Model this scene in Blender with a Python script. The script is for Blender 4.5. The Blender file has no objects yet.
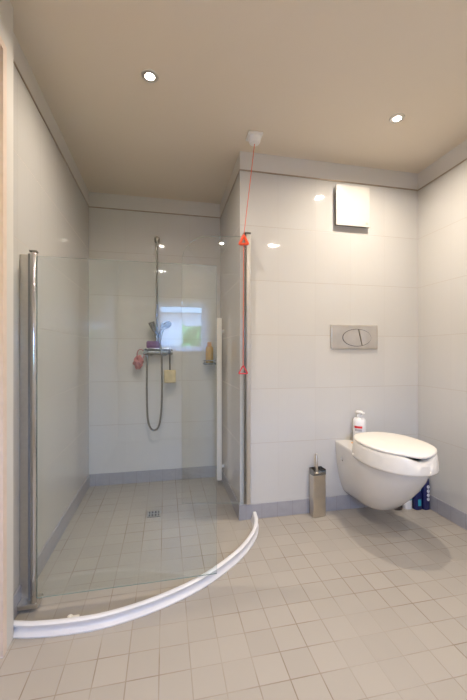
import bpy, bmesh, math, random
from mathutils import Vector, Matrix
random.seed(7)
PI = math.pi
C = bpy.context.scene.collection
S = bpy.context.scene

# ------------------------------------------------------------------ camera, world, exposure
YAW = math.atan(68.5 / 330.0)
cd = bpy.data.cameras.new('camera')
cam = bpy.data.objects.new('camera', cd)
C.objects.link(cam)
cd.sensor_fit = 'VERTICAL'; cd.sensor_height = 36.0; cd.sensor_width = 36.0
cd.lens = 330.0 / 700.0 * 36.0
cd.shift_y = 3.0 / 700.0
cd.clip_start = 0.02
cam.location = (0, 0, 1.1)
cam.rotation_euler = (PI / 2, 0, -YAW)
S.camera = cam

S.view_settings.view_transform = 'Standard'
S.view_settings.look = 'None'
S.view_settings.gamma = 1.0
S.view_settings.exposure = 0.07
S.view_settings.use_curve_mapping = False

world = bpy.data.worlds.new('daylight'); S.world = world
world.use_nodes = True
bg = world.node_tree.nodes['Background']
bg.inputs[0].default_value = (0.28, 0.50, 1.0, 1)
bg.inputs[1].default_value = 50.0

LAMP_W = 11.2            # each recessed spot
REAR_W = 10.5            # the spots behind the viewer, partly added as fill
LAMP_COL = (1.0, 0.885, 0.755)
LAMP_DISC = 60.0

H_CEIL = 2.43
XL, XR = -0.614, 1.837   # left / right tiled walls
YT, YB = 2.118, 2.907    # toilet wall, shower recess wall
XP = 0.483               # side of the projecting wall that closes the recess
YR = -1.2                # wall behind the camera
XD = -0.573              # painted wall with the doorway on the left
YD = 1.42
TRIM_Z = 2.305

pl = bpy.data.lights.new('window_portal', 'AREA')
pl.shape = 'RECTANGLE'; pl.size = 0.66; pl.size_y = 0.62
pl.cycles.is_portal = True
po = bpy.data.objects.new('window_portal', pl); C.objects.link(po)
po.location = (0.21, YR - 0.16, 1.465); po.rotation_euler = (PI / 2, 0, 0)

# ------------------------------------------------------------------ materials
def new_mat(name):
    m = bpy.data.materials.new(name); m.use_nodes = True
    return m, m.node_tree, m.node_tree.nodes['Principled BSDF']

def plain(name, col, rough=0.5, metal=0.0, spec=0.5, noise=0.0, nscale=20, bump=0.0, bscale=60, **kw):
    m, t, b = new_mat(name)
    N, L = t.nodes, t.links
    b.inputs['Roughness'].default_value = rough
    b.inputs['Metallic'].default_value = metal
    b.inputs['Specular IOR Level'].default_value = spec
    b.inputs['Base Color'].default_value = (*col, 1)
    for k, v in kw.items():
        b.inputs[k.replace('_', ' ')].default_value = v
    tc = N.new('ShaderNodeTexCoord')
    if noise:
        n = N.new('ShaderNodeTexNoise'); n.inputs['Scale'].default_value = nscale
        L.new(tc.outputs['Object'], n.inputs['Vector'])
        r = N.new('ShaderNodeValToRGB')
        r.color_ramp.elements[0].position = 0.3; r.color_ramp.elements[1].position = 0.7
        r.color_ramp.elements[0].color = (*[c * (1 - noise) for c in col], 1)
        r.color_ramp.elements[1].color = (*[min(1, c * (1 + noise)) for c in col], 1)
        L.new(n.outputs['Fac'], r.inputs['Fac']); L.new(r.outputs['Color'], b.inputs['Base Color'])
    if bump:
        n = N.new('ShaderNodeTexNoise'); n.inputs['Scale'].default_value = bscale
        L.new(tc.outputs['Object'], n.inputs['Vector'])
        u = N.new('ShaderNodeBump'); u.inputs['Strength'].default_value = bump; u.inputs['Distance'].default_value = 0.002
        L.new(n.outputs['Fac'], u.inputs['Height']); L.new(u.outputs['Normal'], b.inputs['Normal'])
    return m

class NB:
    """small node-building helper"""
    def __init__(s, t): s.t = t; s.N = t.nodes; s.L = t.links
    def math(s, op, a, b=None, c=None, clamp=False):
        n = s.N.new('ShaderNodeMath'); n.operation = op; n.use_clamp = clamp
        for i, v in enumerate((a, b, c)):
            if v is None: continue
            if isinstance(v, (int, float)): n.inputs[i].default_value = v
            else: s.L.new(v, n.inputs[i])
        return n.outputs[0]
    def joint(s, u, off, pitch, width):
        """1 on the grout line, 0 on the tile"""
        d = s.math('PINGPONG', s.math('SUBTRACT', u, off), pitch / 2)
        return s.math('SUBTRACT', 1.0, s.math('MULTIPLY', s.math('SUBTRACT', d, width * 0.30), 1 / (width * 0.4)), clamp=True)
    def cell(s, u, off, pitch):
        return s.math('FLOOR', s.math('DIVIDE', s.math('SUBTRACT', u, off), pitch))
    def mix(s, f, a, b):
        n = s.N.new('ShaderNodeMix'); n.data_type = 'RGBA'
        if isinstance(f, (int, float)): n.inputs[0].default_value = f
        else: s.L.new(f, n.inputs[0])
        for i, v in ((6, a), (7, b)):
            if isinstance(v, tuple): n.inputs[i].default_value = (*v, 1)
            else: s.L.new(v, n.inputs[i])
        return n.outputs[2]

def wall_tile(name, xoff, yoff, base=(0.665, 0.645, 0.61), top=(0.66, 0.63, 0.585)):
    m, t, b = new_mat(name); k = NB(t); N, L = k.N, k.L
    tc = N.new('ShaderNodeTexCoord'); sp = N.new('ShaderNodeSeparateXYZ'); L.new(tc.outputs['Object'], sp.inputs[0])
    ge = N.new('ShaderNodeNewGeometry'); sn = N.new('ShaderNodeSeparateXYZ'); L.new(ge.outputs['True Normal'], sn.inputs[0])
    isx = k.math('GREATER_THAN', k.math('ABSOLUTE', sn.outputs[0]), 0.5)
    ux = k.math('SUBTRACT', sp.outputs[0], xoff); uy = k.math('SUBTRACT', sp.outputs[1], yoff)
    u = k.math('ADD', k.math('MULTIPLY', ux, k.math('SUBTRACT', 1.0, isx)), k.math('MULTIPLY', uy, isx))
    z = sp.outputs[2]
    tiled = k.math('LESS_THAN', z, TRIM_Z)
    jv = k.joint(u, 0, 0.2693, 0.0026); jh = k.joint(z, TRIM_Z, 0.3612, 0.0036)
    jnt = k.math('MULTIPLY', k.math('MAXIMUM', k.math('MULTIPLY', jv, 0.28), jh), k.math('MULTIPLY', tiled, k.math('GREATER_THAN', z, 0.2)))
    wn = N.new('ShaderNodeTexWhiteNoise'); wn.noise_dimensions = '2D'
    cb = N.new('ShaderNodeCombineXYZ'); L.new(k.cell(u, 0, 0.2693), cb.inputs[0]); L.new(k.cell(z, TRIM_Z, 0.3612), cb.inputs[1])
    L.new(cb.outputs[0], wn.inputs['Vector'])
    ca = k.mix(wn.outputs['Value'], tuple(c * 0.985 for c in base), tuple(min(1, c * 1.015) for c in base))
    # faint watered streaks in the glaze
    st = N.new('ShaderNodeTexNoise'); st.inputs['Scale'].default_value = 1.0; st.inputs['Detail'].default_value = 3
    cs = N.new('ShaderNodeCombineXYZ'); L.new(k.math('MULTIPLY', u, 85), cs.inputs[0]); L.new(k.math('MULTIPLY', z, 3.0), cs.inputs[1])
    L.new(k.math('MULTIPLY', wn.outputs['Value'], 30), cs.inputs[2])
    L.new(cs.outputs[0], st.inputs['Vector'])
    ca = k.mix(k.math('MULTIPLY', st.outputs['Fac'], 0.10), ca, tuple(c * 0.90 for c in base))
    col = k.mix(k.math('MULTIPLY', jnt, 0.62), ca, (0.42, 0.36, 0.30))
    col = k.mix(tiled, top, col)
    L.new(col, b.inputs['Base Color'])
    L.new(k.math('ADD', k.math('MULTIPLY', tiled, -0.455), k.math('ADD', 0.5, k.math('MULTIPLY', jnt, 0.4))), b.inputs['Roughness'])
    h = k.math('ADD', k.math('MULTIPLY', st.outputs['Fac'], 0.0008), k.math('MULTIPLY', jnt, -0.0016))
    bp = N.new('ShaderNodeBump'); bp.inputs['Strength'].default_value = 0.35; bp.inputs['Distance'].default_value = 1.0
    L.new(k.math('MULTIPLY', h, tiled), bp.inputs['Height']); L.new(bp.outputs['Normal'], b.inputs['Normal'])
    return m

def floor_tile():
    m, t, b = new_mat('floor_tile'); k = NB(t); N, L = k.N, k.L
    tc = N.new('ShaderNodeTexCoord'); sp = N.new('ShaderNodeSeparateXYZ'); L.new(tc.outputs['Object'], sp.inputs[0])
    x, y = sp.outputs[0], sp.outputs[1]
    PX, PY, OX, OY = 0.1085, 0.1056, 0.0885, 1.1545
    j = k.math('MAXIMUM', k.joint(x, OX, PX, 0.0034), k.joint(y, OY, PY, 0.0034))
    wn = N.new('ShaderNodeTexWhiteNoise'); wn.noise_dimensions = '2D'
    cb = N.new('ShaderNodeCombineXYZ'); L.new(k.cell(x, OX, PX), cb.inputs[0]); L.new(k.cell(y, OY, PY), cb.inputs[1])
    L.new(cb.outputs[0], wn.inputs['Vector'])
    base = (0.41, 0.372, 0.322)
    ca = k.mix(wn.outputs['Value'], tuple(c * 0.955 for c in base), tuple(c * 1.04 for c in base))
    ns = N.new('ShaderNodeTexNoise'); ns.inputs['Scale'].default_value = 9; ns.inputs['Detail'].default_value = 6
    L.new(tc.outputs['Object'], ns.inputs['Vector'])
    ca = k.mix(k.math('MULTIPLY', ns.outputs['Fac'], 0.25), ca, tuple(c * 0.86 for c in base))
    # grout: dirtier in places
    gn = N.new('ShaderNodeTexNoise'); gn.inputs['Scale'].default_value = 3.2; gn.inputs['Detail'].default_value = 3
    L.new(tc.outputs['Object'], gn.inputs['Vector'])
    gf = k.math('MULTIPLY', k.math('SUBTRACT', gn.outputs['Fac'], 0.36), 4.0, clamp=True)
    gcol = k.mix(gf, (0.36, 0.31, 0.245), (0.20, 0.14, 0.08))
    L.new(k.mix(k.math('MULTIPLY', j, k.math('ADD', 0.22, k.math('MULTIPLY', gf, 0.50))), ca, gcol), b.inputs['Base Color'])
    fn = N.new('ShaderNodeTexNoise'); fn.inputs['Scale'].default_value = 260
    L.new(tc.outputs['Object'], fn.inputs['Vector'])
    L.new(k.math('ADD', 0.36, k.math('MULTIPLY', j, 0.4)), b.inputs['Roughness'])
    h = k.math('ADD', k.math('MULTIPLY', j, -0.0012), k.math('ADD', k.math('MULTIPLY', fn.outputs['Fac'], 0.00025), k.math('MULTIPLY', ns.outputs['Fac'], 0.0012)))
    bp = N.new('ShaderNodeBump'); bp.inputs['Strength'].default_value = 0.5; bp.inputs['Distance'].default_value = 1.0
    L.new(h, bp.inputs['Height']); L.new(bp.outputs['Normal'], b.inputs['Normal'])
    return m

def base_tile():
    m, t, b = new_mat('baseboard_tile'); k = NB(t); N, L = k.N, k.L
    tc = N.new('ShaderNodeTexCoord'); sp = N.new('ShaderNodeSeparateXYZ'); L.new(tc.outputs['Object'], sp.inputs[0])
    ge = N.new('ShaderNodeNewGeometry'); sn = N.new('ShaderNodeSeparateXYZ'); L.new(ge.outputs['True Normal'], sn.inputs[0])
    isx = k.math('GREATER_THAN', k.math('ABSOLUTE', sn.outputs[0]), 0.5)
    u = k.math('ADD', k.math('MULTIPLY', sp.outputs[0], k.math('SUBTRACT', 1.0, isx)), k.math('MULTIPLY', sp.outputs[1], isx))
    j = k.joint(u, 0.0885, 0.1085, 0.003)
    ns = N.new('ShaderNodeTexNoise'); ns.inputs['Scale'].default_value = 30; L.new(tc.outputs['Object'], ns.inputs['Vector'])
    c = k.mix(ns.outputs['Fac'], (0.335, 0.33, 0.355), (0.40, 0.395, 0.42))
    L.new(k.mix(k.math('MULTIPLY', j, 0.5), c, (0.25, 0.22, 0.2)), b.inputs['Base Color'])
    b.inputs['Roughness'].default_value = 0.35
    return m

def thin_glass(name, tint=(0.932, 0.962, 0.970), edge=None, rough=0.0):
    m, t, b = new_mat(name); N, L = t.nodes, t.links
    N.remove(b); out = N['Material Output']
    tr = N.new('ShaderNodeBsdfTransparent'); tr.inputs[0].default_value = (*tint, 1)
    gl = N.new('ShaderNodeBsdfGlossy'); gl.inputs['Roughness'].default_value = rough; gl.inputs[0].default_value = (0.93, 0.97, 1, 1)
    fr = N.new('ShaderNodeFresnel'); fr.inputs['IOR'].default_value = 1.5
    ge = N.new('ShaderNodeNewGeometry')
    # the pane's both faces reflect like the outer one
    ior = N.new('ShaderNodeMix'); ior.data_type = 'FLOAT'; ior.inputs[2].default_value = 1.5; ior.inputs[3].default_value = 1 / 1.5
    L.new(ge.outputs['Backfacing'], ior.inputs[0]); L.new(ior.outputs[0], fr.inputs['IOR'])
    mx = N.new('ShaderNodeMixShader'); L.new(fr.outputs[0], mx.inputs[0]); L.new(tr.outputs[0], mx.inputs[1]); L.new(gl.outputs[0], mx.inputs[2])
    L.new(mx.outputs[0], out.inputs[0])
    return m

def emissive(name, col, strength):
    m, t, b = new_mat(name)
    b.inputs['Base Color'].default_value = (*col, 1)
    b.inputs['Emission Color'].default_value = (*col, 1); b.inputs['Emission Strength'].default_value = strength
    return m

M = {}
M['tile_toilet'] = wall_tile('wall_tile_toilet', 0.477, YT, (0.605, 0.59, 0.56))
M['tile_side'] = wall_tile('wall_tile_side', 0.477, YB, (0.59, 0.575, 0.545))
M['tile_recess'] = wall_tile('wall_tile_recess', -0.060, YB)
M['floor'] = floor_tile()
M['base'] = base_tile()
M['paint'] = plain('wall_paint', (0.66, 0.63, 0.58), 0.6, bump=0.1, bscale=120)
M['ceil'] = plain('ceiling_paint', (0.76, 0.67, 0.545), 0.7, bump=0.15, bscale=150)
M['trim'] = plain('trim_metal', (0.42, 0.35, 0.28), 0.35, 0.8, noise=0.1)
M['joinery'] = plain('cream_joinery', (0.80, 0.74, 0.65), 0.4, noise=0.02)
M['door'] = plain('door_paint', (0.74, 0.60, 0.50), 0.45, noise=0.04)
M['glass'] = thin_glass('shower_glass')
M['clear'] = thin_glass('clear_glass', (0.982, 0.988, 0.988))
M['pane'] = thin_glass('window_glass', (0.98, 0.99, 0.99))
M['edge'] = plain('glass_edge', (0.24, 0.36, 0.33), 0.15, Transmission_Weight=0.3)
M['chrome'] = plain('chrome', (0.80, 0.80, 0.81), 0.10, 1.0, noise=0.02)
M['mid_chrome'] = plain('mid_chrome', (0.56, 0.56, 0.56), 0.12, 1.0, noise=0.02)
M['alu'] = plain('satin_aluminium', (0.66, 0.63, 0.58), 0.34, 1.0, noise=0.03, nscale=60)
M['dark_chrome'] = plain('dark_chrome', (0.33, 0.33, 0.32), 0.22, 1.0, noise=0.04)
M['steel'] = plain('brushed_steel', (0.66, 0.61, 0.53), 0.32, 1.0, noise=0.05, nscale=14)
M['steel_dark'] = plain('steel_recess', (0.16, 0.14, 0.12), 0.4, 0.8, noise=0.05)
M['seal'] = plain('clear_seal', (0.72, 0.72, 0.68), 0.3, noise=0.03, Transmission_Weight=0.35)
M['rubber'] = plain('grey_rubber', (0.22, 0.22, 0.22), 0.6, noise=0.05)
M['curb'] = plain('white_polymer', (0.80, 0.79, 0.79), 0.28, noise=0.015)
M['ceramic'] = plain('white_ceramic', (0.70, 0.67, 0.62), 0.12, noise=0.01, Coat_Weight=0.4)
M['plastic'] = plain('cream_plastic', (0.86, 0.82, 0.74), 0.33, noise=0.012)
M['white'] = plain('white_plastic', (0.84, 0.83, 0.81), 0.35, noise=0.012)
M['vent'] = plain('cream_vent_plastic', (0.62, 0.595, 0.55), 0.35, noise=0.01)
M['inner'] = plain('shaded_hole_plastic', (0.55, 0.40, 0.22), 0.5, noise=0.05)
M['orange'] = plain('orange_red_plastic', (0.85, 0.10, 0.035), 0.4, noise=0.04)
M['red'] = plain('red_plastic', (0.72, 0.045, 0.06), 0.4, noise=0.04)
M['cord'] = plain('orange_cord', (0.80, 0.16, 0.10), 0.7, noise=0.1)
M['purple'] = plain('purple_foam', (0.17, 0.075, 0.20), 0.8, noise=0.15, bump=0.5, bscale=150)
M['pink'] = plain('pink_mesh', (0.50, 0.20, 0.21), 0.8, noise=0.25, nscale=40, bump=0.6, bscale=90)
M['sponge'] = plain('yellow_beige_sponge', (0.66, 0.55, 0.33), 0.9, noise=0.12, bump=0.6, bscale=200)
M['black'] = plain('black_cord', (0.03, 0.03, 0.03), 0.6, noise=0.1)
M['gold'] = plain('golden_gel', (0.60, 0.34, 0.06), 0.25, noise=0.05)
M['peach'] = plain('orange_cap', (0.72, 0.36, 0.14), 0.35, noise=0.04)
M['shelf'] = plain('dark_grey_shelf', (0.12, 0.14, 0.15), 0.25, 0.4, noise=0.05)
M['navy'] = plain('navy_plastic', (0.012, 0.016, 0.10), 0.3, noise=0.06)
M['teal'] = plain('teal_plastic', (0.03, 0.34, 0.46), 0.3, noise=0.06)
M['green'] = plain('green_plastic', (0.03, 0.30, 0.27), 0.4, noise=0.05)
M['brown'] = plain('dark_brown_plastic', (0.05, 0.035, 0.028), 0.5, noise=0.1)
M['label_red'] = plain('red_label', (0.62, 0.03, 0.04), 0.5, noise=0.03)
M['label_grey'] = plain('grey_label', (0.42, 0.42, 0.43), 0.5, noise=0.05)
M['ink'] = plain('white_print', (0.82, 0.82, 0.85), 0.5, noise=0.01)
M['emblem'] = plain('grey_print', (0.55, 0.50, 0.43), 0.5, noise=0.01)
M['hedge'] = plain('hedge_leaves', (0.12, 0.22, 0.03), 0.7, noise=0.5, nscale=9, bump=1.0, bscale=30)
M['ground'] = plain('garden_ground', (0.25, 0.23, 0.18), 0.9, noise=0.2, nscale=4)
M['facade'] = plain('white_facade', (0.40, 0.31, 0.25), 0.8, noise=0.03)
m, t, b = new_mat('white_window_plastic')
b.inputs['Base Color'].default_value = (0.82, 0.82, 0.82, 1); b.inputs['Roughness'].default_value = 0.4
ts = t.nodes.new('ShaderNodeBsdfTranslucent'); ts.inputs[0].default_value = (0.85, 0.86, 0.9, 1)  # translucency added so daylight brightens the frame in the mirrored view
mxs = t.nodes.new('ShaderNodeMixShader'); mxs.inputs[0].default_value = 0.55
t.links.new(b.outputs[0], mxs.inputs[1]); t.links.new(ts.outputs[0], mxs.inputs[2]); t.links.new(mxs.outputs[0], t.nodes['Material Output'].inputs[0])
M['frame'] = m
M['lamp'] = emissive('lamp_glow', (1.0, 0.92, 0.80), LAMP_DISC)
M['mark'] = plain('dark_hole', (0.035, 0.035, 0.04), 0.6, noise=0.1)

# ------------------------------------------------------------------ mesh helpers
def obj(name, bm, mat, parent=None, smooth=False, angle=35):
    me = bpy.data.meshes.new(name)
    bmesh.ops.recalc_face_normals(bm, faces=bm.faces)
    bm.to_mesh(me); bm.free()
    for mm in (mat if isinstance(mat, (list, tuple)) else [mat]): me.materials.append(mm)
    o = bpy.data.objects.new(name, me); C.objects.link(o)
    if smooth:
        for p in me.polygons: p.use_smooth = True
        me.set_sharp_from_angle(angle=math.radians(angle))
    if parent is not None:
        o.parent = parent
        # meshes are written in world coordinates: undo the parent's place
        o.matrix_parent_inverse = parent.matrix_world.inverted() if parent.type != 'EMPTY' else Matrix.Translation(-parent.location)
    return o

def thing(name, label, cat, loc=(0, 0, 0), group=None):
    o = bpy.data.objects.new(name, None); C.objects.link(o)
    o.empty_display_size = 0.05; o.location = loc
    o['label'] = label; o['category'] = cat
    if group: o['group'] = group
    return o

def tag(o, label, cat, group=None):
    o['label'] = label; o['category'] = cat
    if group: o['group'] = group
    return o

def struct(o):
    o['kind'] = 'structure'; return o

def B(): return bmesh.new()

def box(bm, lo, hi, bev=0.0, seg=2, mat=0, M4=None):
    r = bmesh.ops.create_cube(bm, size=1.0)
    vs = r['verts']
    c = [(a + b) / 2 for a, b in zip(lo, hi)]; s = [b - a for a, b in zip(lo, hi)]
    for v in vs: v.co = Vector((v.co.x * s[0] + c[0], v.co.y * s[1] + c[1], v.co.z * s[2] + c[2]))
    fs = set(f for v in vs for f in v.link_faces)
    for f in fs: f.material_index = mat
    allv = vs
    if bev:
        es = set(e for v in vs for e in v.link_edges)
        g = bmesh.ops.bevel(bm, geom=list(es), offset=bev, segments=seg, affect='EDGES', profile=0.5)
        allv = list(set(v for f in g['faces'] for v in f.verts) | set(v for v in vs if v.is_valid))
        for v in allv:
            for f in v.link_faces: f.material_index = mat
    if M4 is not None: bmesh.ops.transform(bm, matrix=M4, verts=allv)
    return bm

def tube(bm, pts, r, n=12, cap=True, closed=False):
    pts = [Vector(p) for p in pts]; rings = []
    rr = r if isinstance(r, (list, tuple)) else [r] * len(pts)
    ref = None
    N = len(pts)
    for i, p in enumerate(pts):
        a = pts[(i - 1) % N] if (i > 0 or closed) else p
        b = pts[(i + 1) % N] if (i < N - 1 or closed) else p
        d = (b - a).normalized()
        if ref is None:
            ref = d.orthogonal().normalized()
        ref = (ref - d * ref.dot(d)).normalized()
        q = d.cross(ref)
        rings.append([bm.verts.new(p + (ref * math.cos(2 * PI * k / n) + q * math.sin(2 * PI * k / n)) * rr[i]) for k in range(n)])
    rng = range(N) if closed else range(N - 1)
    for i in rng:
        A, Bq = rings[i], rings[(i + 1) % N]
        for k in range(n): bm.faces.new((A[k], A[(k + 1) % n], Bq[(k + 1) % n], Bq[k]))
    if cap and not closed:
        bm.faces.new(rings[0][::-1]); bm.faces.new(rings[-1])
    return bm

def lathe(bm, prof, c, n=28, axis='z'):
    """prof: list of (r, t); spun about an axis through c"""
    rings = []
    def P(r, t, k):
        a = 2 * PI * k / n; u, v = r * math.cos(a), r * math.sin(a)
        if axis == 'z': return (c[0] + u, c[1] + v, c[2] + t)
        if axis == 'y': return (c[0] + u, c[1] + t, c[2] + v)
        return (c[0] + t, c[1] + u, c[2] + v)
    for r, t in prof: rings.append([bm.verts.new(P(max(r, 1e-4), t, k)) for k in range(n)])
    for A, Q in zip(rings, rings[1:]):
        for k in range(n): bm.faces.new((A[k], A[(k + 1) % n], Q[(k + 1) % n], Q[k]))
    bm.faces.new(rings[0][::-1]); bm.faces.new(rings[-1])
    return bm

def prism(bm, pts, vec, mat_side=0, mat_cap=0):
    vec = Vector(vec)
    a = [bm.verts.new(Vector(p)) for p in pts]; b = [bm.verts.new(Vector(p) + vec) for p in pts]
    f1 = bm.faces.new(a[::-1]); f2 = bm.faces.new(b); f1.material_index = f2.material_index = mat_cap
    for i in range(len(a)):
        f = bm.faces.new((a[i], a[(i + 1) % len(a)], b[(i + 1) % len(a)], b[i])); f.material_index = mat_side
    return bm

def loft(bm, rings, cap=True):
    R = [[bm.verts.new(p) for p in ring] for ring in rings]
    n = len(R[0])
    for A, Q in zip(R, R[1:]):
        for k in range(n): bm.faces.new((A[k], A[(k + 1) % n], Q[(k + 1) % n], Q[k]))
    if cap: bm.faces.new(R[0][::-1]); bm.faces.new(R[-1])
    return bm

def spline(P, n=8):
    """Catmull-Rom through points"""
    P = [Vector(p) for p in P]; out = []
    Q = [P[0] * 2 - P[1]] + P + [P[-1] * 2 - P[-2]]
    for i in range(1, len(Q) - 2):
        for k in range(n):
            t = k / n
            out.append(0.5 * ((2 * Q[i]) + (Q[i + 1] - Q[i - 1]) * t + (2 * Q[i - 1] - 5 * Q[i] + 4 * Q[i + 1] - Q[i + 2]) * t * t
                              + (3 * Q[i] - Q[i - 1] - 3 * Q[i + 1] + Q[i + 2]) * t ** 3))
    out.append(P[-1]); return out

# ------------------------------------------------------------------ room shell
T = 0.12
bm = B(); box(bm, (XL - T, YR - T, -0.1), (XR + T, YB + T, 0)); struct(obj('floor', bm, M['floor']))
bm = B(); box(bm, (XL - T, YR - T, H_CEIL), (XR + T, YB + T, H_CEIL + 0.1)); struct(obj('ceiling', bm, M['ceil']))
bm = B(); box(bm, (XL - T, YD, 0), (XL, YB + T, H_CEIL)); struct(obj('wall_left', bm, M['tile_side']))
bm = B(); box(bm, (XL, YB, 0), (XP, YB + T, H_CEIL)); struct(obj('wall_recess', bm, M['tile_recess']))
bm = B(); box(bm, (XP, YT, 0), (XR + T, YB + T, H_CEIL)); struct(obj('wall_back', bm, M['tile_toilet']))
bm = B(); box(bm, (XR, YR - T, 0), (XR + T, YT, H_CEIL)); struct(obj('wall_right', bm, M['tile_side']))
# painted wall with the doorway, nearer than the tiles by the thickness of the architrave
DY0, DY1, DZ = 0.45, 1.363, 2.226
bm = B()
box(bm, (XL - T, DY1, 0), (XD, YD, H_CEIL))
box(bm, (XL - T, DY0, DZ), (XD, DY1, H_CEIL))
box(bm, (XL - T, YR - T, 0), (XD, DY0, H_CEIL))
struct(obj('wall_entrance', bm, M['paint']))
# the wall behind the camera with its window opening
WX0, WX1, WZ0, WZ1 = -0.11, 0.53, 1.13, 1.76
bm = B()
box(bm, (XD, YR - T, 0), (WX0, YR, H_CEIL)); box(bm, (WX1, YR - T, 0), (XR, YR, H_CEIL))
box(bm, (WX0, YR - T, 0), (WX1, YR, WZ0)); box(bm, (WX0, YR - T, WZ1), (WX1, YR, H_CEIL))
struct(obj('wall_rear', bm, M['paint']))

# door leaf in its opening, with the frame lining
dr = struct(thing('door_1', 'closed door leaf at the left edge', 'door', (XD - 0.05, (DY0 + DY1) / 2, 0)))
bm = B(); box(bm, (XD - 0.09, DY0 + 0.02, 0.006), (XD - 0.045, DY1 - 0.02, DZ - 0.02), 0.002); obj('door_leaf', bm, M['door'], dr)
bm = B()
box(bm, (XD - 0.10, DY1 - 0.028, 0), (XD + 0.001, DY1, DZ - 0.028)); box(bm, (XD - 0.10, DY0, 0), (XD + 0.001, DY0 + 0.028, DZ - 0.028))
box(bm, (XD - 0.10, DY0, DZ - 0.028), (XD + 0.001, DY1, DZ)); obj('door_frame', bm, M['door'], dr)
bm = B(); tube(bm, [(XD - 0.045, 0.55, 1.02), (XD + 0.005, 0.55, 1.02), (XD + 0.012, 0.57, 1.02), (XD + 0.012, 0.66, 1.02)], 0.009); obj('door_handle', bm, M['chrome'], dr, True)

# window behind the camera (seen mirrored in the shower glass)
wn = struct(thing('window_1', 'white framed window', 'window', ((WX0 + WX1) / 2, YR, WZ0)))
bm = B(); f = 0.062
for lo, hi in (((WX0, YR - 0.09, WZ0), (WX0 + f, YR + 0.012, WZ1)), ((WX1 - f, YR - 0.09, WZ0), (WX1, YR + 0.012, WZ1)),
               ((WX0 + f, YR - 0.09, WZ0), (WX1 - f, YR + 0.012, WZ0 + f)), ((WX0 + f, YR - 0.09, WZ1 - f), (WX1 - f, YR + 0.012, WZ1))):
    box(bm, lo, hi, 0.003, 1)
obj('window_frame', bm, M['frame'], wn)
bm = B(); box(bm, (WX0 + f, YR - 0.05, WZ0 + f), (WX1 - f, YR - 0.045, WZ1 - f)); obj('window_pane', bm, M['pane'], wn)
# garden beyond it
bm = B(); box(bm, (-8, -14, -0.35), (8, YR - T - 0.02, -0.25)); struct(obj('ground', bm, M['ground']))
bm = B()
bmesh.ops.create_grid(bm, x_segments=70, y_segments=24, size=0.5)
for v in bm.verts:
    x, y = v.co.x, v.co.y
    v.co = Vector((2.05 + x * 3.2 + random.uniform(-.03, .03), -5.2 + random.uniform(-.10, .10), 0.77 + y * 2.05 + random.uniform(-.05, .05)))
g = bmesh.ops.extrude_face_region(bm, geom=bm.faces[:])
for v in [q for q in g['geom'] if isinstance(q, bmesh.types.BMVert)]: v.co.y -= 0.6
hd = obj('hedge', bm, M['hedge'], None, True); tag(hd, 'green hedge outside the window, mirrored in the shower glass', 'hedge')
bo = thing('added_building', 'pale low building beyond the hedge, added to fill the mirrored window view', 'building', (0.5, -12, -0.25))  # building added to block bright sky in the mirrored window
bm = B(); box(bm, (-7, -15, -0.25), (9, -12, 2.9)); obj('wall', bm, M['facade'], bo)
bm = B(); prism(bm, [(-7.2, -15.2, 2.9), (-7.2, -11.8, 2.9), (-7.2, -13.5, 3.4)], (16.4, 0, 0)); obj('roof', bm, M['ground'], bo)

# shiny trim strip above the tiles
def strip(name, lo, hi): bm = B(); box(bm, lo, hi, 0.001, 1); return struct(obj(name, bm, M['trim']))
h2 = 0.0048; d = 0.004
strip('trim_1', (XL, YD, TRIM_Z - h2), (XL + d, YB, TRIM_Z + h2))
strip('trim_2', (XL, YB - d, TRIM_Z - h2), (XP, YB, TRIM_Z + h2))
strip('trim_3', (XP - d, YT - d, TRIM_Z - h2), (XP, YB, TRIM_Z + h2))
strip('trim_4', (XP - d, YT - d, TRIM_Z - h2), (XR, YT, TRIM_Z + h2))
strip('trim_5', (XR - d, YR, TRIM_Z - h2), (XR, YT, TRIM_Z + h2))

# grey skirting tiles
bh, bd = 0.10, 0.007
def skirt(name, lo, hi): bm = B(); box(bm, lo, hi, 0.0015, 1); return struct(obj(name, bm, M['base']))
skirt('baseboard_left', (XL, YD, 0), (XL + bd, YB, bh))
skirt('baseboard_recess', (XL, YB - bd, 0), (XP, YB, bh))
skirt('baseboard_pillar', (XP - bd, YT - bd, 0), (XP, YB, bh))
skirt('baseboard_back', (XP, YT - bd, 0), (XR, YT, bh))
skirt('baseboard_right', (XR - bd, YR, 0), (XR, YT, bh))

# ------------------------------------------------------------------ ceiling lamps
SPOTS = [(-0.071, 1.633, 'recessed ceiling spot over the front of the shower, left of the two'),
         (1.286, 1.641, 'recessed ceiling spot above the toilet, right of the two'),
         (-0.071, 0.36, 'added unseen ceiling spot behind the viewer on the doorway side'),  # out of view, added to complete the grid and light the rear
         (1.300, 0.36, 'recessed ceiling spot behind the viewer on the right side'),
         (0.62, -0.75, 'added unseen ceiling spot near the window behind the viewer')]  # out of view, added as fill for the rear of the room
for x, y, lab in SPOTS:
    t = thing('ceiling_spot', lab, 'ceiling light', (x, y, H_CEIL), 'recessed ceiling spots')
    bm = B(); lathe(bm, [(0.022, -0.004), (0.024, -0.006), (0.038, -0.004), (0.041, 0.0), (0.041, 0.001), (0.022, 0.001)], (x, y, H_CEIL)); obj('ring', bm, M['alu'], t, True)
    bm = B(); lathe(bm, [(0.001, -0.009), (0.012, -0.008), (0.021, -0.004), (0.021, 0.0)], (x, y, H_CEIL), 20); obj('lamp', bm, M['lamp'], t, True)
    ld = bpy.data.lights.new('spot_light', 'AREA'); ld.shape = 'DISK'; ld.size = 0.05; ld.spread = math.radians(158)
    ld.energy = (LAMP_W if x > 1 else 0.75 * LAMP_W) if y > 1 else REAR_W; ld.color = LAMP_COL
    lo = bpy.data.objects.new('spot_light', ld); C.objects.link(lo); lo.parent = t; lo.location = (0, 0, -0.0105)

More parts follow.
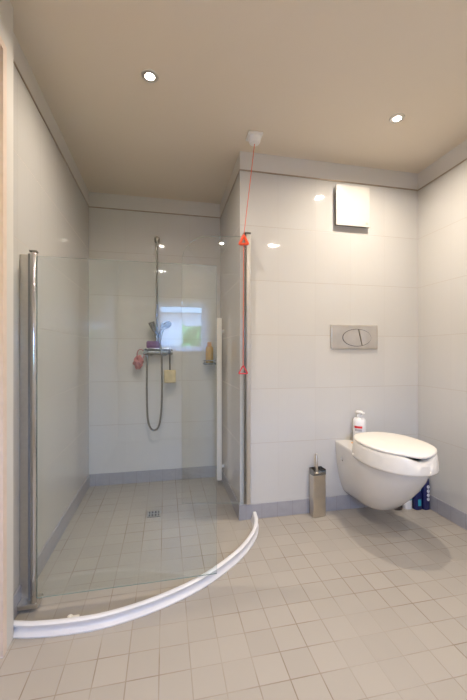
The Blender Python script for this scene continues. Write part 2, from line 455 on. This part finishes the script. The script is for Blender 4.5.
# ------------------------------------------------------------------ curved shower curb
outer = spline([(-0.612, 1.428, 0), (-0.50, 1.402, 0), (-0.36, 1.390, 0), (-0.215, 1.397, 0), (-0.021, 1.447, 0), (0.183, 1.542, 0), (0.385, 1.70, 0),
                (0.515, 1.862, 0), (0.575, 1.995, 0), (0.594, 2.109, 0)], 7)
outer[0].x = XL + 0.001
prof = [(0.0, 0.0), (-0.001, 0.006), (0.003, 0.010), (0.010, 0.012), (0.015, 0.020), (0.016, 0.030), (0.013, 0.037), (0.005, 0.039), (0.003, 0.042),
        (0.003, 0.047), (0.008, 0.051), (0.022, 0.051), (0.026, 0.048), (0.030, 0.030), (0.040, 0.0)]
rings = []
for i, p in enumerate(outer):
    a = outer[max(i - 1, 0)]; b = outer[min(i + 1, len(outer) - 1)]
    dd = (b - a).normalized(); nn = Vector((-dd.y, dd.x, 0))      # towards the shower
    if i == 0: nn = Vector((0, 1, 0))
    if i == len(outer) - 1: nn = Vector((-1, 0, 0))
    rings.append([p + nn * q + Vector((0, 0, z + 0.0005)) for q, z in prof])
bm = B(); loft(bm, rings)
tag(obj('shower_curb', bm, M['curb'], None, True, 50), 'low white curved threshold rounding the shower floor', 'shower threshold')

# ------------------------------------------------------------------ shower screen on the left wall
sc = thing('shower_screen', 'large clear glass shower screen hinged at the left wall', 'shower screen', (-0.58, 1.54, 0.02))
bm = B(); box(bm, (XL + 0.0005, 1.580, 0.028), (-0.574, 1.604, 1.528), 0.003, 1)
obj('wall_profile', bm, M['alu'], sc)
bm = B(); tube(bm, [(-0.580, 1.590, 0.03), (-0.580, 1.590, 1.526)], 0.010, 8); tube(bm, [(-0.565, 1.571, 0.03), (-0.565, 1.571, 1.526)], 0.013, 8); obj('seal_strip', bm, M['rubber'], sc, True)
bm = B(); lathe(bm, [(0.0125, 0.0), (0.013, 0.002), (0.013, 1.483), (0.0125, 1.485)], (-0.5455, 1.5445, 0.041), 24); obj('hinge_tube', bm, M['mid_chrome'], sc, True)
bm = B(); box(bm, (-0.608, 1.534, 0.020), (-0.528, 1.600, 0.041), 0.003, 2); obj('hinge_foot', bm, M['alu'], sc)
bm = B(); box(bm, (-0.560, 1.531, 1.5265), (-0.531, 1.558, 1.534), 0.002, 2); obj('end_cap', bm, M['dark_chrome'], sc)
bm = B(); box(bm, (-0.532, 1.5405, 0.058), (0.239, 1.5465, 1.512), mat=0)
for fc in bm.faces:
    if abs(fc.normal.y) < 0.5: fc.material_index = 1
obj('glass_pane', bm, [M['glass'], M['edge']], sc)

# ------------------------------------------------------------------ arched screen on the projecting wall
sc2 = thing('shower_screen', 'round-cornered glass screen hinged at the projecting wall beside the red cord', 'shower screen', (0.53, 2.1, 0.11))
bm = B(); box(bm, (0.519, 2.083, 0.113), (0.546, YT - 0.0005, 1.876), 0.004, 2); obj('wall_profile', bm, M['alu'], sc2)
bm = B(); lathe(bm, [(0.0065, 0), (0.0065, 1.76)], (0.5123, 2.098, 0.114), 20); obj('hinge_tube', bm, M['dark_chrome'], sc2, True)
bm = B(); box(bm, (0.500, 2.080, 1.876), (0.548, YT - 0.001, 1.886), 0.002, 2); obj('end_cap', bm, M['dark_chrome'], sc2)
p0 = Vector((0.5045, 2.0970, 0)); dv = Vector((-0.979, 0.203, 0)); W2 = 0.405; z0, z1, rc = 0.118, 1.862, 0.165
pts = [p0 + Vector((0, 0, z0)), p0 + Vector((0, 0, z1))]
for k in range(13):
    a = PI / 2 * k / 12
    pts.append(p0 + dv * (W2 - rc + rc * math.sin(a)) + Vector((0, 0, z1 - rc + rc * math.cos(a))))
pts.append(p0 + dv * W2 + Vector((0, 0, z0)))
bm = B(); prism(bm, pts, Vector((0.203, 0.979, 0)) * 0.006, 1, 0); obj('glass_pane', bm, [M['clear'], M['edge']], sc2)

# white vertical post in the shower corner
gp = thing('white_post', 'white vertical post in the right corner of the shower', 'grab rail', (0.44, 2.70, 0.046))
bm = B(); box(bm, (0.419, 2.69, 0.046), (0.461, 2.725, 1.39), 0.007, 3); obj('rail', bm, M['plastic'], gp, True)
for z in (0.16, 1.28):
    bm = B(); lathe(bm, [(0.016, 0), (0.012, 0.004), (0.012, 0.018), (0.019, 0.0205)], (0.461, 2.7075, z), 18, 'x'); obj('wall_mount', bm, M['white'], gp, True)

# ------------------------------------------------------------------ shower rail, mixer, hand shower
YS = 2.845
ra = thing('shower_rail', 'slim vertical chrome riser rail on the shower back wall', 'shower rail', (-0.066, YB, 1.2))
bm = B(); lathe(bm, [(0.010, 0), (0.010, 0.915)], (-0.066, YS, 1.148), 18); obj('rail', bm, M['dark_chrome'], ra, True)
bm = B(); tube(bm, [(-0.066, YB - 0.0005, 2.055), (-0.066, YS - 0.018, 2.055)], 0.016, 18)
lathe(bm, [(0.013, -0.03), (0.021, -0.026), (0.023, 0.0), (0.021, 0.014), (0.012, 0.02)], (-0.066, YS, 2.055), 20); obj('wall_bracket', bm, M['dark_chrome'], ra, True)

mx = thing('shower_mixer', 'horizontal chrome thermostatic mixer bar under the shower rail', 'mixer tap', (-0.057, YB, 1.11))
bm = B(); lathe(bm, [(0.018, -0.085), (0.022, -0.083), (0.022, 0.083), (0.018, 0.085)], (-0.057, YS, 1.108), 24, 'x')
for x in (-0.115, 0.0):
    tube(bm, [(x, YS + 0.01, 1.108), (x, YB - 0.012, 1.108)], 0.014, 14); lathe(bm, [(0.03, 0), (0.03, 0.008), (0.022, 0.0115)], (x, YB - 0.012, 1.108), 20, 'y')
obj('body', bm, M['dark_chrome'], mx, True)
for x, s in ((-0.142, -1), (0.028, 1)):
    bm = B(); lathe(bm, sorted([(0.020, 0.0), (0.024, 0.004 * s), (0.024, 0.032 * s), (0.019, 0.036 * s)], key=lambda q: q[1]), (x, YS, 1.108), 18, 'x'); obj('knob', bm, M['dark_chrome'], mx, True)
bm = B(); box(bm, (-0.165, 2.80, 1.131), (0.045, 2.885, 1.139), 0.003, 2); obj('soap_tray', bm, M['dark_chrome'], mx)

hs = thing('hand_shower', 'chrome hand shower held on the rail with its long hose hanging in a loop', 'hand shower', (-0.05, 2.80, 1.25))
hose = spline([(-0.142, 2.835, 1.087), (-0.147, 2.832, 0.98), (-0.148, 2.832, 0.78), (-0.142, 2.832, 0.58), (-0.122, 2.832, 0.485), (-0.088, 2.832, 0.455), (-0.052, 2.83, 0.487),
               (-0.032, 2.825, 0.60), (-0.024, 2.81, 0.80), (-0.026, 2.785, 1.00), (-0.030, 2.775, 1.12), (-0.042, 2.775, 1.19)], 10)
bm = B(); tube(bm, hose, [0.0078 + 0.0008 * (i % 2) for i in range(len(hose))], 10); obj('hose', bm, M['dark_chrome'], hs, True, 80)
bm = B(); tube(bm, spline([(-0.042, 2.775, 1.185), (-0.036, 2.772, 1.24), (-0.022, 2.765, 1.29), (0.000, 2.755, 1.325)], 5), [0.011, 0.0115, 0.012, 0.0125, 0.013, 0.013, 0.014, 0.014, 0.015, 0.015, 0.016, 0.017, 0.018, 0.019, 0.02, 0.02], 14); obj('handle', bm, M['dark_chrome'], hs, True)
bm = B(); lathe(bm, [(0.012, 0.028), (0.034, 0.018), (0.046, 0.004), (0.047, -0.008), (0.043, -0.013), (0.01, -0.014)], (0, 0, 0), 26)
bmesh.ops.transform(bm, matrix=Matrix.Translation((0.008, 2.748, 1.33)) @ Matrix.Rotation(0.75, 4, 'Z') @ Matrix.Rotation(math.radians(-32), 4, 'X'), verts=bm.verts); obj('head', bm, M['dark_chrome'], hs, True)
bm = B(); lathe(bm, [(0.005, -0.0145), (0.036, -0.0145), (0.034, -0.018), (0.005, -0.019)], (0, 0, 0), 22)
bmesh.ops.transform(bm, matrix=Matrix.Translation((0.008, 2.748, 1.33)) @ Matrix.Rotation(0.75, 4, 'Z') @ Matrix.Rotation(math.radians(-32), 4, 'X'), verts=bm.verts); obj('spray_face', bm, M['rubber'], hs, True)
bm = B(); lathe(bm, [(0.0115, -0.03), (0.021, -0.027), (0.021, 0.027), (0.0115, 0.03)], (-0.066, YS, 1.255), 18)
tube(bm, [(-0.064, YS - 0.016, 1.255), (-0.050, 2.793, 1.245)], 0.013, 12)
sl = obj('slider', bm, M['dark_chrome'], ra, True)
bm = B(); tube(bm, spline([(-0.078, 2.825, 1.265), (-0.094, 2.815, 1.305), (-0.112, 2.806, 1.355)], 4), [0.011, 0.012, 0.014, 0.017, 0.02, 0.022, 0.024, 0.026, 0.027], 14); obj('lever', bm, M['dark_chrome'], sl, True)

bm = B(); box(bm, (-0.150, 2.790, 1.1395), (-0.030, 2.833, 1.200), 0.014, 4)
tag(obj('bath_sponge', bm, M['purple'], None, True, 60), 'purple bath sponge lying on the mixer tray', 'sponge')

# pink puff hanging from the left knob
pk = thing('bath_puff', 'dusty pink mesh puff hanging at the left end of the mixer', 'bath puff', (-0.205, 2.83, 1.0))
bm = B(); bmesh.ops.create_icosphere(bm, subdivisions=4, radius=1.0)
for v in bm.verts:
    n = v.co.normalized(); a = math.atan2(n.y, n.x)
    k = 1 + 0.16 * math.sin(5 * a + 4 * n.z) + 0.12 * math.sin(9 * n.z + 3 * a) + 0.05 * math.sin(17 * n.x)
    v.co = Vector((-0.215 + n.x * 0.036 * k, 2.825 + n.y * 0.032 * k, 1.025 + n.z * 0.052 * k))
obj('mesh_ball', bm, M['pink'], pk, True, 80)
bm = B()
lp = [(-0.186 + 0.028 * math.cos(t) - 0.012, 2.84 + 0.006 * math.sin(2 * t), 1.088 + 0.043 * math.sin(t)) for t in [2 * PI * i / 20 for i in range(20)]]
tube(bm, lp, 0.004, 8, closed=True); obj('loop', bm, M['pink'], pk, True)

# sponge pad on a black cord
wc = thing('sponge_pad', 'pale yellow square pad hanging on a black cord from the mixer', 'sponge', (0.04, 2.815, 0.9))
bm = B(); box(bm, (-0.008, 2.806, 0.850), (0.090, 2.830, 0.958), 0.009, 3); obj('pad', bm, M['sponge'], wc, True, 60)
bm = B(); tube(bm, [(0.041, 2.818, 0.955), (0.040, 2.812, 1.02), (0.040, 2.814, 1.10), (0.040, 2.828, 1.138), (0.040, 2.845, 1.1405), (0.040, 2.862, 1.136), (0.040, 2.8725, 1.108)], 0.0062, 8); obj('cord', bm, M['black'], wc, True)

# shelf and bottle in the corner
sh = thing('corner_shelf', 'small dark shelf in the right back corner of the shower', 'shelf', (0.40, 2.86, 1.0))
bm = B(); box(bm, (0.325, 2.800, 1.000), (XP - 0.0005, YB - 0.0005, 1.014), 0.003, 2); obj('board', bm, M['shelf'], sh)
bm = B(); tube(bm, [(0.328, YB - 0.004, 1.035), (0.328, 2.804, 1.035), (0.479, 2.804, 1.035)], 0.004, 8)
for x in (0.328, 0.475): tube(bm, [(x, 2.804, 1.012), (x, 2.804, 1.035)], 0.004, 8)
obj('guard_rail', bm, M['dark_chrome'], sh, True)
sb = thing('shampoo_bottle', 'golden yellow bottle standing on the corner shelf', 'bottle', (0.375, 2.855, 1.0145))
bm = B(); lathe(bm, [(0.030, 0), (0.034, 0.004), (0.034, 0.115), (0.030, 0.135), (0.016, 0.145)], (0.378, 2.852, 1.0145), 24); obj('body', bm, M['gold'], sb, True, 50)
bm = B(); lathe(bm, [(0.017, 0.1445), (0.020, 0.146), (0.019, 0.178), (0.012, 0.182)], (0.378, 2.852, 1.0145), 18); obj('cap', bm, M['peach'], sb, True, 50)

# drain
dn = thing('floor_drain', 'small square slotted grate set in the shower floor', 'drain', (-0.072, 2.318, 0))
cx, cy, hw = -0.073, 2.316, 0.042
bm = B(); box(bm, (cx - hw, cy - hw, 0.0004), (cx + hw, cy + hw, 0.002)); obj('sump', bm, M['mark'], dn)
bm = B()
for a, b in (((-hw, -hw), (hw, -hw + .007)), ((-hw, hw - .007), (hw, hw)), ((-hw, -hw), (-hw + .007, hw)), ((hw - .007, -hw), (hw, hw)), ((-hw, -.005), (hw, .005))):
    box(bm, (cx + a[0], cy + a[1], 0.002), (cx + b[0], cy + b[1], 0.0045 + 0.0002 * (abs(a[0] - b[0]) > 0.05)))
for k in range(1, 4):
    x = cx - hw + 2 * hw * k / 4; box(bm, (x - .005, cy - hw, 0.002), (x + .005, cy + hw, 0.0045))
obj('grate', bm, M['steel'], dn)
fx = thing('door_stop', 'tiny pale stop on the shower floor inside the curb', 'door stop', (-0.385, 1.475, 0))
bm = B(); lathe(bm, [(0.012, 0.0003), (0.013, 0.003), (0.010, 0.012), (0.004, 0.015)], (-0.385, 1.475, 0), 16)
box(bm, (-0.385, 1.466, 0.0005), (-0.350, 1.484, 0.008), 0.002, 1); obj('stop', bm, M['plastic'], fx, True)

# ------------------------------------------------------------------ emergency pull cord
ec = thing('emergency_cord', 'white ceiling pull switch with red cord and two triangular handles', 'pull cord', (0.55, 1.96, H_CEIL))
bm = B(); box(bm, (0.490, 1.905, H_CEIL - 0.014), (0.580, 1.995, H_CEIL), 0.004, 2)
lathe(bm, [(0.017, -0.052), (0.030, -0.048), (0.036, -0.036), (0.038, -0.013)], (0.5365, 1.9505, H_CEIL), 28); obj('switch_box', bm, M['white'], ec, True, 40)
ch = (0.490, 2.045)
bm = B(); tube(bm, [(0.5365, 1.9505, H_CEIL - 0.052), (ch[0] + 0.003, ch[1] - 0.002, 1.862), (ch[0], ch[1], 1.845)], 0.0022, 8)
tube(bm, [(ch[0], ch[1], 1.80), (ch[0] - 0.004, ch[1] - 0.003, 1.025)], 0.0022, 8)
obj('cord', bm, M['cord'], ec, True)
def triangle(c, w, h, r, m, name):
    cc = Vector(c); P = []
    for (x, z) in ((0, h / 2), (-w / 2, -h / 2), (w / 2, -h / 2)):
        P.append(cc + Vector((x, -x * 0.2, z)))
    ring = []
    for i in range(3):
        a, b, nx = P[i - 1], P[i], P[(i + 1) % 3]
        for t in (0.12, 0.05, 0): ring.append(b.lerp(a, t) * (1) + (cc - b) * (0.05 if t < 0.06 else 0) )
        for t in (0.05, 0.12): ring.append(b.lerp(nx, t) + (cc - b) * (0.05 if t < 0.06 else 0))
    bm = B(); tube(bm, ring, r, 8, closed=True); return obj(name, bm, m, ec, True, 70)
triangle((ch[0], ch[1] - 0.005, 1.820), 0.054, 0.056, 0.0090, M['orange'], 'pull_handle')
triangle((ch[0] - 0.004, ch[1] - 0.006, 0.995), 0.056, 0.052, 0.0042, M['red'], 'pull_handle')

# ------------------------------------------------------------------ toilet
TX = 1.325
def dring(z, yf, w, wr, yb=YT - 0.001, n=40, squish=2.2):
    """D-shaped outline: flat back on the wall, rounded front"""
    ym = yf + (yb - yf) * 0.45
    pts = []
    half = []
    for k in range(n + 1):
        a = PI / 2 * k / n
        s, c = math.sin(a) ** (2 / squish), math.cos(a) ** (2 / squish)
        half.append((w * s, ym - (ym - yf) * c))
    for k in range(1, 9):
        t = k / 8; e = t * t * (3 - 2 * t)
        half.append((w + (wr - w) * e, ym + (yb - ym) * t))
    for x, y in half: pts.append((TX + x, y, z))
    for x, y in half[::-1]:
        if x > 1e-6: pts.append((TX - x, y, z))
    return pts
LV = [(0.112, 1.875, 0.045, 0.060), (0.118, 1.835, 0.066, 0.078), (0.135, 1.790, 0.086, 0.094), (0.165, 1.738, 0.108, 0.108), (0.21, 1.685, 0.130, 0.122), (0.26, 1.635, 0.150, 0.134),
      (0.32, 1.584, 0.164, 0.145), (0.38, 1.543, 0.173, 0.151), (0.43, 1.518, 0.177, 0.155), (0.465, 1.510, 0.178, 0.157), (0.482, 1.512, 0.177, 0.157), (0.487, 1.518, 0.172, 0.153)]
to = thing('toilet', 'white wall-hung ceramic toilet bowl under the raised seat', 'toilet', (TX, YT, 0.11))
bm = B(); loft(bm, [dring(*l) for l in LV]); obj('bowl', bm, M['ceramic'], to, True, 60)
for s in (-1, 1):
    bm = B(); lathe(bm, sorted([(0.009, 0), (0.013, 0.002 * s), (0.013, 0.004 * s), (0.008, 0.006 * s)], key=lambda q: q[1]), (TX + s * 0.1705, 2.00, 0.395), 16, 'x'); obj('bolt_cover', bm, M['chrome'], to, True)
for s in (-1, 1):
    bm = B(); lathe(bm, [(0.010, 0.0), (0.010, 0.004), (0.006, 0.007)], (TX + s * 0.075, 2.035, 0.4865), 14); obj('seat_bolt_cover', bm, M['peach'], to, True)

SY = 1.725
def egg(a, A, Bf, Bb, cy=SY):
    """outline point: a=0 front; blunt back"""
    s, c = math.sin(a), math.cos(a)
    if c > 0: y = cy - Bf * (abs(c) ** 0.95)
    else: y = cy + Bb * (abs(c) ** 0.82)
    x = A * math.copysign(abs(s) ** 0.93, s)
    return x, y
NS = 72
def dip(a):
    aa = (a + PI) % (2 * PI) - PI
    d0 = abs(aa) / 0.62
    return 0.0 if d0 >= 1 else (0.5 + 0.5 * math.cos(PI * d0))
rs = thing('raised_toilet_seat', 'cream raised toilet seat with lid sitting on the wall-hung toilet', 'toilet seat', (TX, SY, 0.455))
bm = B()
secs = [(1.00, 0.0, 0.458), (1.035, 0.0, 0.461), (1.045, 0.0, 0.47), (1.03, 0, 0.51), (1.015, 0, 0.535), (1.0, 1, 0.5515), (0.975, 1, 0.556), (0.80, 1, 0.553), (0.72, 1, 0.546), (0.68, 1, 0.525), (0.67, 0, 0.4885), (0.96, 0, 0.4885)]
rings = []
for i in range(NS):
    a = 2 * PI * i / NS; ring = []
    for sc_, top, z in secs:
        x, y = egg(a, 0.190 * sc_, 0.246 * sc_, 0.255 * sc_)
        zz = z - (dip(a) * 0.029 if (top or z in (0.535,)) else 0)
        ring.append((TX + x, y, zz))
    rings.append(ring)
rings.append(rings[0])
V = [[bm.verts.new(p) for p in r] for r in rings[:-1]]
for i in range(NS):
    A_, B_ = V[i], V[(i + 1) % NS]
    for k in range(len(secs)): bm.faces.new((A_[k], A_[(k + 1) % len(secs)], B_[(k + 1) % len(secs)], B_[k]))
obj('seat_ring', bm, M['plastic'], rs, True, 60)
bm = B(); rings = []
for sc_, z in ((0.94, 0.558), (0.985, 0.559), (0.998, 0.564), (0.99, 0.571), (0.95, 0.575), (0.75, 0.580), (0.45, 0.583), (0.12, 0.584)):
    ring = []
    for i in range(NS):
        a = 2 * PI * i / NS; x, y = egg(a, 0.193 * sc_, 0.246 * sc_, 0.255 * sc_)
        ring.append((TX + x, y, z - 0.012 * dip(a) * max(0, (sc_ - 0.7)) / 0.3 * (1 if sc_ > 0.7 else 0) ))
    rings.append(ring)
loft(bm, rings); obj('lid', bm, M['plastic'], rs, True, 60)
for a in (0.12, 2.15, -2.0):
    x, y = egg(a, 0.194, 0.250, 0.259); d = Vector((x, y - SY, 0)).normalized()
    bm = B(); tube(bm, [Vector((TX + x, y, 0.472)) - d * 0.004, Vector((TX + x, y, 0.472)) + d * 0.009], [0.010, 0.0075], 14); obj('clamp_knob', bm, M['plastic'], rs, True)

# flush plate
fp = thing('flush_plate', 'brushed steel flush plate with oval buttons on the wall above the toilet', 'flush plate', (1.312, YT, 1.21))
bm = B(); box(bm, (1.131, YT - 0.014, 1.129), (1.493, YT - 0.0005, 1.297), 0.004, 2); obj('plate', bm, M['steel'], fp)
def oval(c, a, b, n=48): return [(c[0] + a * math.cos(2 * PI * k / n), 0, c[2] + b * math.sin(2 * PI * k / n)) for k in range(n)]
oc = (1.326, 0, 1.208)
bm = B(); prism(bm, [(x, YT - 0.0142, z) for x, _, z in oval(oc, 0.112, 0.062)], (0, -0.001, 0)); obj('button_gap', bm, M['steel_dark'], fp)
xs = 1.352
def cut(side):
    P = []
    for x, _, z in oval(oc, 0.108, 0.058, 96):
        zz = (z - oc[2]) / 0.058
        xb = xs - 0.022 * zz * abs(zz) * 0.6 - 0.012 * (1 - zz * zz)
        P.append((x, z, xb))
    out = []
    if side > 0: out = [(x, z) for x, z, xb in P if x > xb + 0.001]
    else: out = [(x, z) for x, z, xb in P if x < xb - 0.001]
    out.sort(key=lambda q: math.atan2(q[1] - oc[2], (q[0] - (oc[0] + (0.06 * side)))))
    return out
for s in (-1, 1):
    P = cut(s)
    bm = B(); prism(bm, [(x, YT - 0.0152, z) for x, z in P], (0, -0.004, 0)); bmesh.ops.bevel(bm, geom=[e for e in bm.edges if abs(e.verts[0].co.y - e.verts[1].co.y) < 1e-5 and e.verts[0].co.y < YT - 0.019], offset=0.0012, segments=1, affect='EDGES')
    obj('flush_button', bm, M['steel'], fp)

# soap pump on the back of the toilet
so = thing('soap_bottle', 'white pump bottle with a red label band behind the toilet lid', 'bottle', (1.315, 2.055, 0.4875))
c = (1.318, 2.060, 0.488)
bm = B(); lathe(bm, [(0.040, 0), (0.043, 0.004), (0.043, 0.135), (0.041, 0.150), (0.032, 0.163), (0.017, 0.168)], c, 28); obj('body', bm, M['white'], so, True, 50)
bm = B(); lathe(bm, [(0.016, 0.1675), (0.018, 0.169), (0.018, 0.183), (0.008, 0.185), (0.008, 0.196), (0.022, 0.198), (0.025, 0.204), (0.020, 0.211)], c, 20)
box(bm, (c[0] - 0.012, c[1] - 0.048, c[2] + 0.1985), (c[0] + 0.012, c[1] - 0.01, c[2] + 0.209), 0.003, 2); obj('pump', bm, M['white'], so, True, 50)
def band(z0, z1, a0, a1, r, m, name, par, c):
    bm = B(); n = 14
    ring = []
    for rr in (r, r + 0.0008):
        ring.append([bm.verts.new((c[0] + rr * math.cos(a0 + (a1 - a0) * k / n), c[1] + rr * math.sin(a0 + (a1 - a0) * k / n), c[2] + zz)) for zz in (z0, z1) for k in range(n + 1)])
    A_, B_ = ring; q = n + 1
    for k in range(n):
        bm.faces.new((B_[k], B_[k + 1], B_[q + k + 1], B_[q + k])); bm.faces.new((A_[k], A_[q + k], A_[q + k + 1], A_[k + 1]))
        bm.faces.new((A_[k], A_[k + 1], B_[k + 1], B_[k])); bm.faces.new((A_[q + k], B_[q + k], B_[q + k + 1], A_[q + k + 1]))
    bm.faces.new((A_[0], B_[0], B_[q], A_[q])); bm.faces.new((A_[n], A_[q + n], B_[q + n], B_[n]))
    return obj(name, bm, m, par)
band(0.098, 0.113, math.radians(190), math.radians(262), 0.0431, M['label_red'], 'red_label', so, c)
band(0.078, 0.093, math.radians(196), math.radians(258), 0.0431, M['label_grey'], 'label_text', so, c)

# vent cover
vc = thing('vent_cover', 'square white vent cover high on the wall above the flush plate', 'vent cover', (1.30, YT, 2.14))
bm = B(); box(bm, (1.163, 2.092, 1.992), (1.405, YT - 0.0005, 2.22), 0.004, 2); obj('shaded_gap_body', bm, M['steel_dark'], vc)  # backing body, its dark colour paints the shade behind the plate
bm = B()
NX, n2 = 14, 2
X0, X1, Z0, Z1 = 1.158, 1.413, 1.986, 2.263
top = []; bot = []
for k in range(NX + 1):
    t = k / NX; x = X0 + (X1 - X0) * t
    top.append((x, 2.080 + 0.004 * (2 * t - 1) ** 2)); 
ring_f = [(x, y) for x, y in top]
pts = [(x, y, Z0) for x, y in ring_f] + [(x, y + 0.009, Z0) for x, y in ring_f[::-1]]
prism(bm, pts, (0, 0, Z1 - Z0)); obj('cover_plate', bm, M['vent'], vc)
bm = B(); box(bm, (X1 - 0.034, 2.0805, Z0 + 0.020), (X1 - 0.012, 2.0850, Z0 + 0.024)); box(bm, (X1 - 0.030, 2.0805, Z0 + 0.027), (X1 - 0.016, 2.0850, Z0 + 0.030)); obj('emblem', bm, M['emblem'], vc)
# its like on the wall behind
v2 = thing('vent_cover', 'beige square panel above the window behind the viewer', 'vent cover', (0.38, YR, 1.97))
bm = B(); box(bm, (0.25, YR + 0.0005, 1.85), (0.51, YR + 0.03, 2.10), 0.004, 2); obj('cover_plate', bm, M['door'], v2)

# ------------------------------------------------------------------ toilet brush
tb = thing('toilet_brush', 'square brushed steel toilet brush holder on the floor beside the toilet', 'toilet brush', (1.01, 2.075, 0))
R4 = Matrix.Translation((1.012, 2.072, 0)) @ Matrix.Rotation(math.radians(6), 4, 'Z')
bw, bdp, bhh = 0.047, 0.027, 0.322
bm = B()
box(bm, (-bw, -bdp, 0.001), (bw, bdp, 0.285), 0.005, 3)
bmesh.ops.transform(bm, matrix=R4, verts=bm.verts); obj('holder', bm, M['steel'], tb)
bm = B()   # thin open wall round the top
w = 0.002
for lo, hi in (((-bw, -bdp, 0.28), (-bw + w, bdp, 0.318)), ((bw - w, -bdp, 0.28), (bw, bdp, 0.318)), ((-bw, bdp - w, 0.28), (bw, bdp, 0.322)), ((-bw, -bdp, 0.28), (bw, -bdp + w, 0.292))):
    box(bm, lo, hi)
bmesh.ops.transform(bm, matrix=R4, verts=bm.verts); obj('rim', bm, M['dark_chrome'], tb)
bm = B(); lathe(bm, [(0.019, 0.286), (0.019, 0.292), (0.010, 0.298), (0.0095, 0.414), (0.006, 0.419)], (0, 0, 0), 18)
bmesh.ops.transform(bm, matrix=R4 @ Matrix.Translation((-0.008, 0.0, 0)), verts=bm.verts); obj('handle', bm, M['steel'], tb, True, 40)

# ------------------------------------------------------------------ cleaning bottles behind the toilet
def flat_bottle(bm, c, w, d, prof, n=28, rz=0.0, sq=3.0):
    """elliptic-rectangular bottle: prof (scale, z)"""
    rings = []
    for sx, sy, z in prof:
        ring = []
        for k in range(n):
            a = 2 * PI * k / n
            x = w * sx * math.copysign(abs(math.cos(a)) ** (2 / sq), math.cos(a)); y = d * sy * math.copysign(abs(math.sin(a)) ** (2 / sq), math.sin(a))
            ring.append((c[0] + x * math.cos(rz) - y * math.sin(rz), c[1] + x * math.sin(rz) + y * math.cos(rz), c[2] + z))
        rings.append(ring)
    return loft(bm, rings)
b1 = thing('cleaner_bottle', 'tall navy cleaner bottle with white print standing nearest the right wall', 'bottle', (1.785, 2.05, 0), 'cleaning bottles behind the toilet')
c1 = (1.801, 2.012, 0.0005)
bm = B(); flat_bottle(bm, c1, 0.027, 0.026, [(0.95, 0.95, 0), (1, 1, 0.006), (1, 1, 0.17), (0.8, 0.85, 0.21), (0.42, 0.55, 0.235)]); obj('body', bm, M['navy'], b1, True, 50)
bm = B(); lathe(bm, [(0.015, 0.2345), (0.017, 0.236), (0.014, 0.275), (0.009, 0.278)], c1, 16); obj('cap', bm, M['navy'], b1, True, 50)
bm = B()
for k in range(4):   # upright white lettering, read from the side
    z = 0.075 + k * 0.029
    ring = [(c1[0] + 0.004 + 0.0085 * math.cos(2 * PI * i / 12), c1[1] - 0.0268, z + 0.0095 * math.sin(2 * PI * i / 12)) for i in range(12)]
    tube(bm, ring, 0.0026, 6, closed=True)
    box(bm, (c1[0] - 0.002, c1[1] - 0.0285, z - 0.0025), (c1[0] + 0.008, c1[1] - 0.0255, z + 0.0025))
obj('lettering', bm, M['ink'], b1)
b2 = thing('cleaner_bottle', 'navy toilet cleaner bottle with a teal angled neck beside the tall navy one', 'bottle', (1.70, 2.02, 0), 'cleaning bottles behind the toilet')
c2 = (1.744, 2.020, 0.0005)
bm = B(); flat_bottle(bm, c2, 0.029, 0.024, [(0.95, 0.95, 0), (1, 1, 0.005), (1, 1, 0.10), (0.72, 0.8, 0.135)]); obj('body', bm, M['navy'], b2, True, 50)
bm = B(); tube(bm, spline([(c2[0], c2[1], 0.134), (c2[0] - 0.002, c2[1], 0.165), (c2[0] + 0.006, c2[1], 0.20), (c2[0] + 0.014, c2[1], 0.235)], 4), [0.026, 0.025, 0.024, 0.022, 0.02, 0.018, 0.016, 0.015, 0.0145, 0.014, 0.013, 0.013, 0.012], 14); obj('neck', bm, M['teal'], b2, True, 50)
bm = B(); lathe(bm, [(0.0135, 0), (0.0145, 0.003), (0.0125, 0.06), (0.009, 0.062)], (c2[0] + 0.014, c2[1], 0.235), 14); obj('cap', bm, M['green'], b2, True, 50)
bm = B(); box(bm, (c2[0] - 0.012, c2[1] - 0.0262, 0.03), (c2[0] + 0.012, c2[1] - 0.0242, 0.075), 0.0005, 1); obj('label_patch', bm, M['teal'], b2)
b3 = thing('cleaner_bottle', 'pale bottle with a blue band, leftmost of the bottles behind the toilet', 'bottle', (1.64, 2.04, 0), 'cleaning bottles behind the toilet')
c3 = (1.683, 2.045, 0.0005)
bm = B(); flat_bottle(bm, c3, 0.030, 0.024, [(0.95, 0.95, 0), (1, 1, 0.005), (1, 1, 0.115), (0.6, 0.7, 0.14)]); obj('body', bm, M['white'], b3, True, 50)
bm = B(); flat_bottle(bm, c3, 0.0308, 0.0248, [(1, 1, 0.062), (1, 1, 0.095)]); obj('label_band', bm, M['teal'], b3, True, 50)
bm = B(); lathe(bm, [(0.016, 0.1395), (0.018, 0.141), (0.015, 0.17), (0.01, 0.172)], c3, 16); obj('cap', bm, M['navy'], b3, True, 50)
b4 = thing('brush_pot', 'low dark brown pot on the floor behind the toilet bowl', 'pot', (1.58, 2.06, 0))
bm = B(); lathe(bm, [(0.034, 0.0005), (0.042, 0.004), (0.040, 0.045), (0.030, 0.058), (0.012, 0.062)], (1.606, 2.060, 0), 22); obj('pot', bm, M['brown'], b4, True, 50)
bpy.context.view_layer.update()
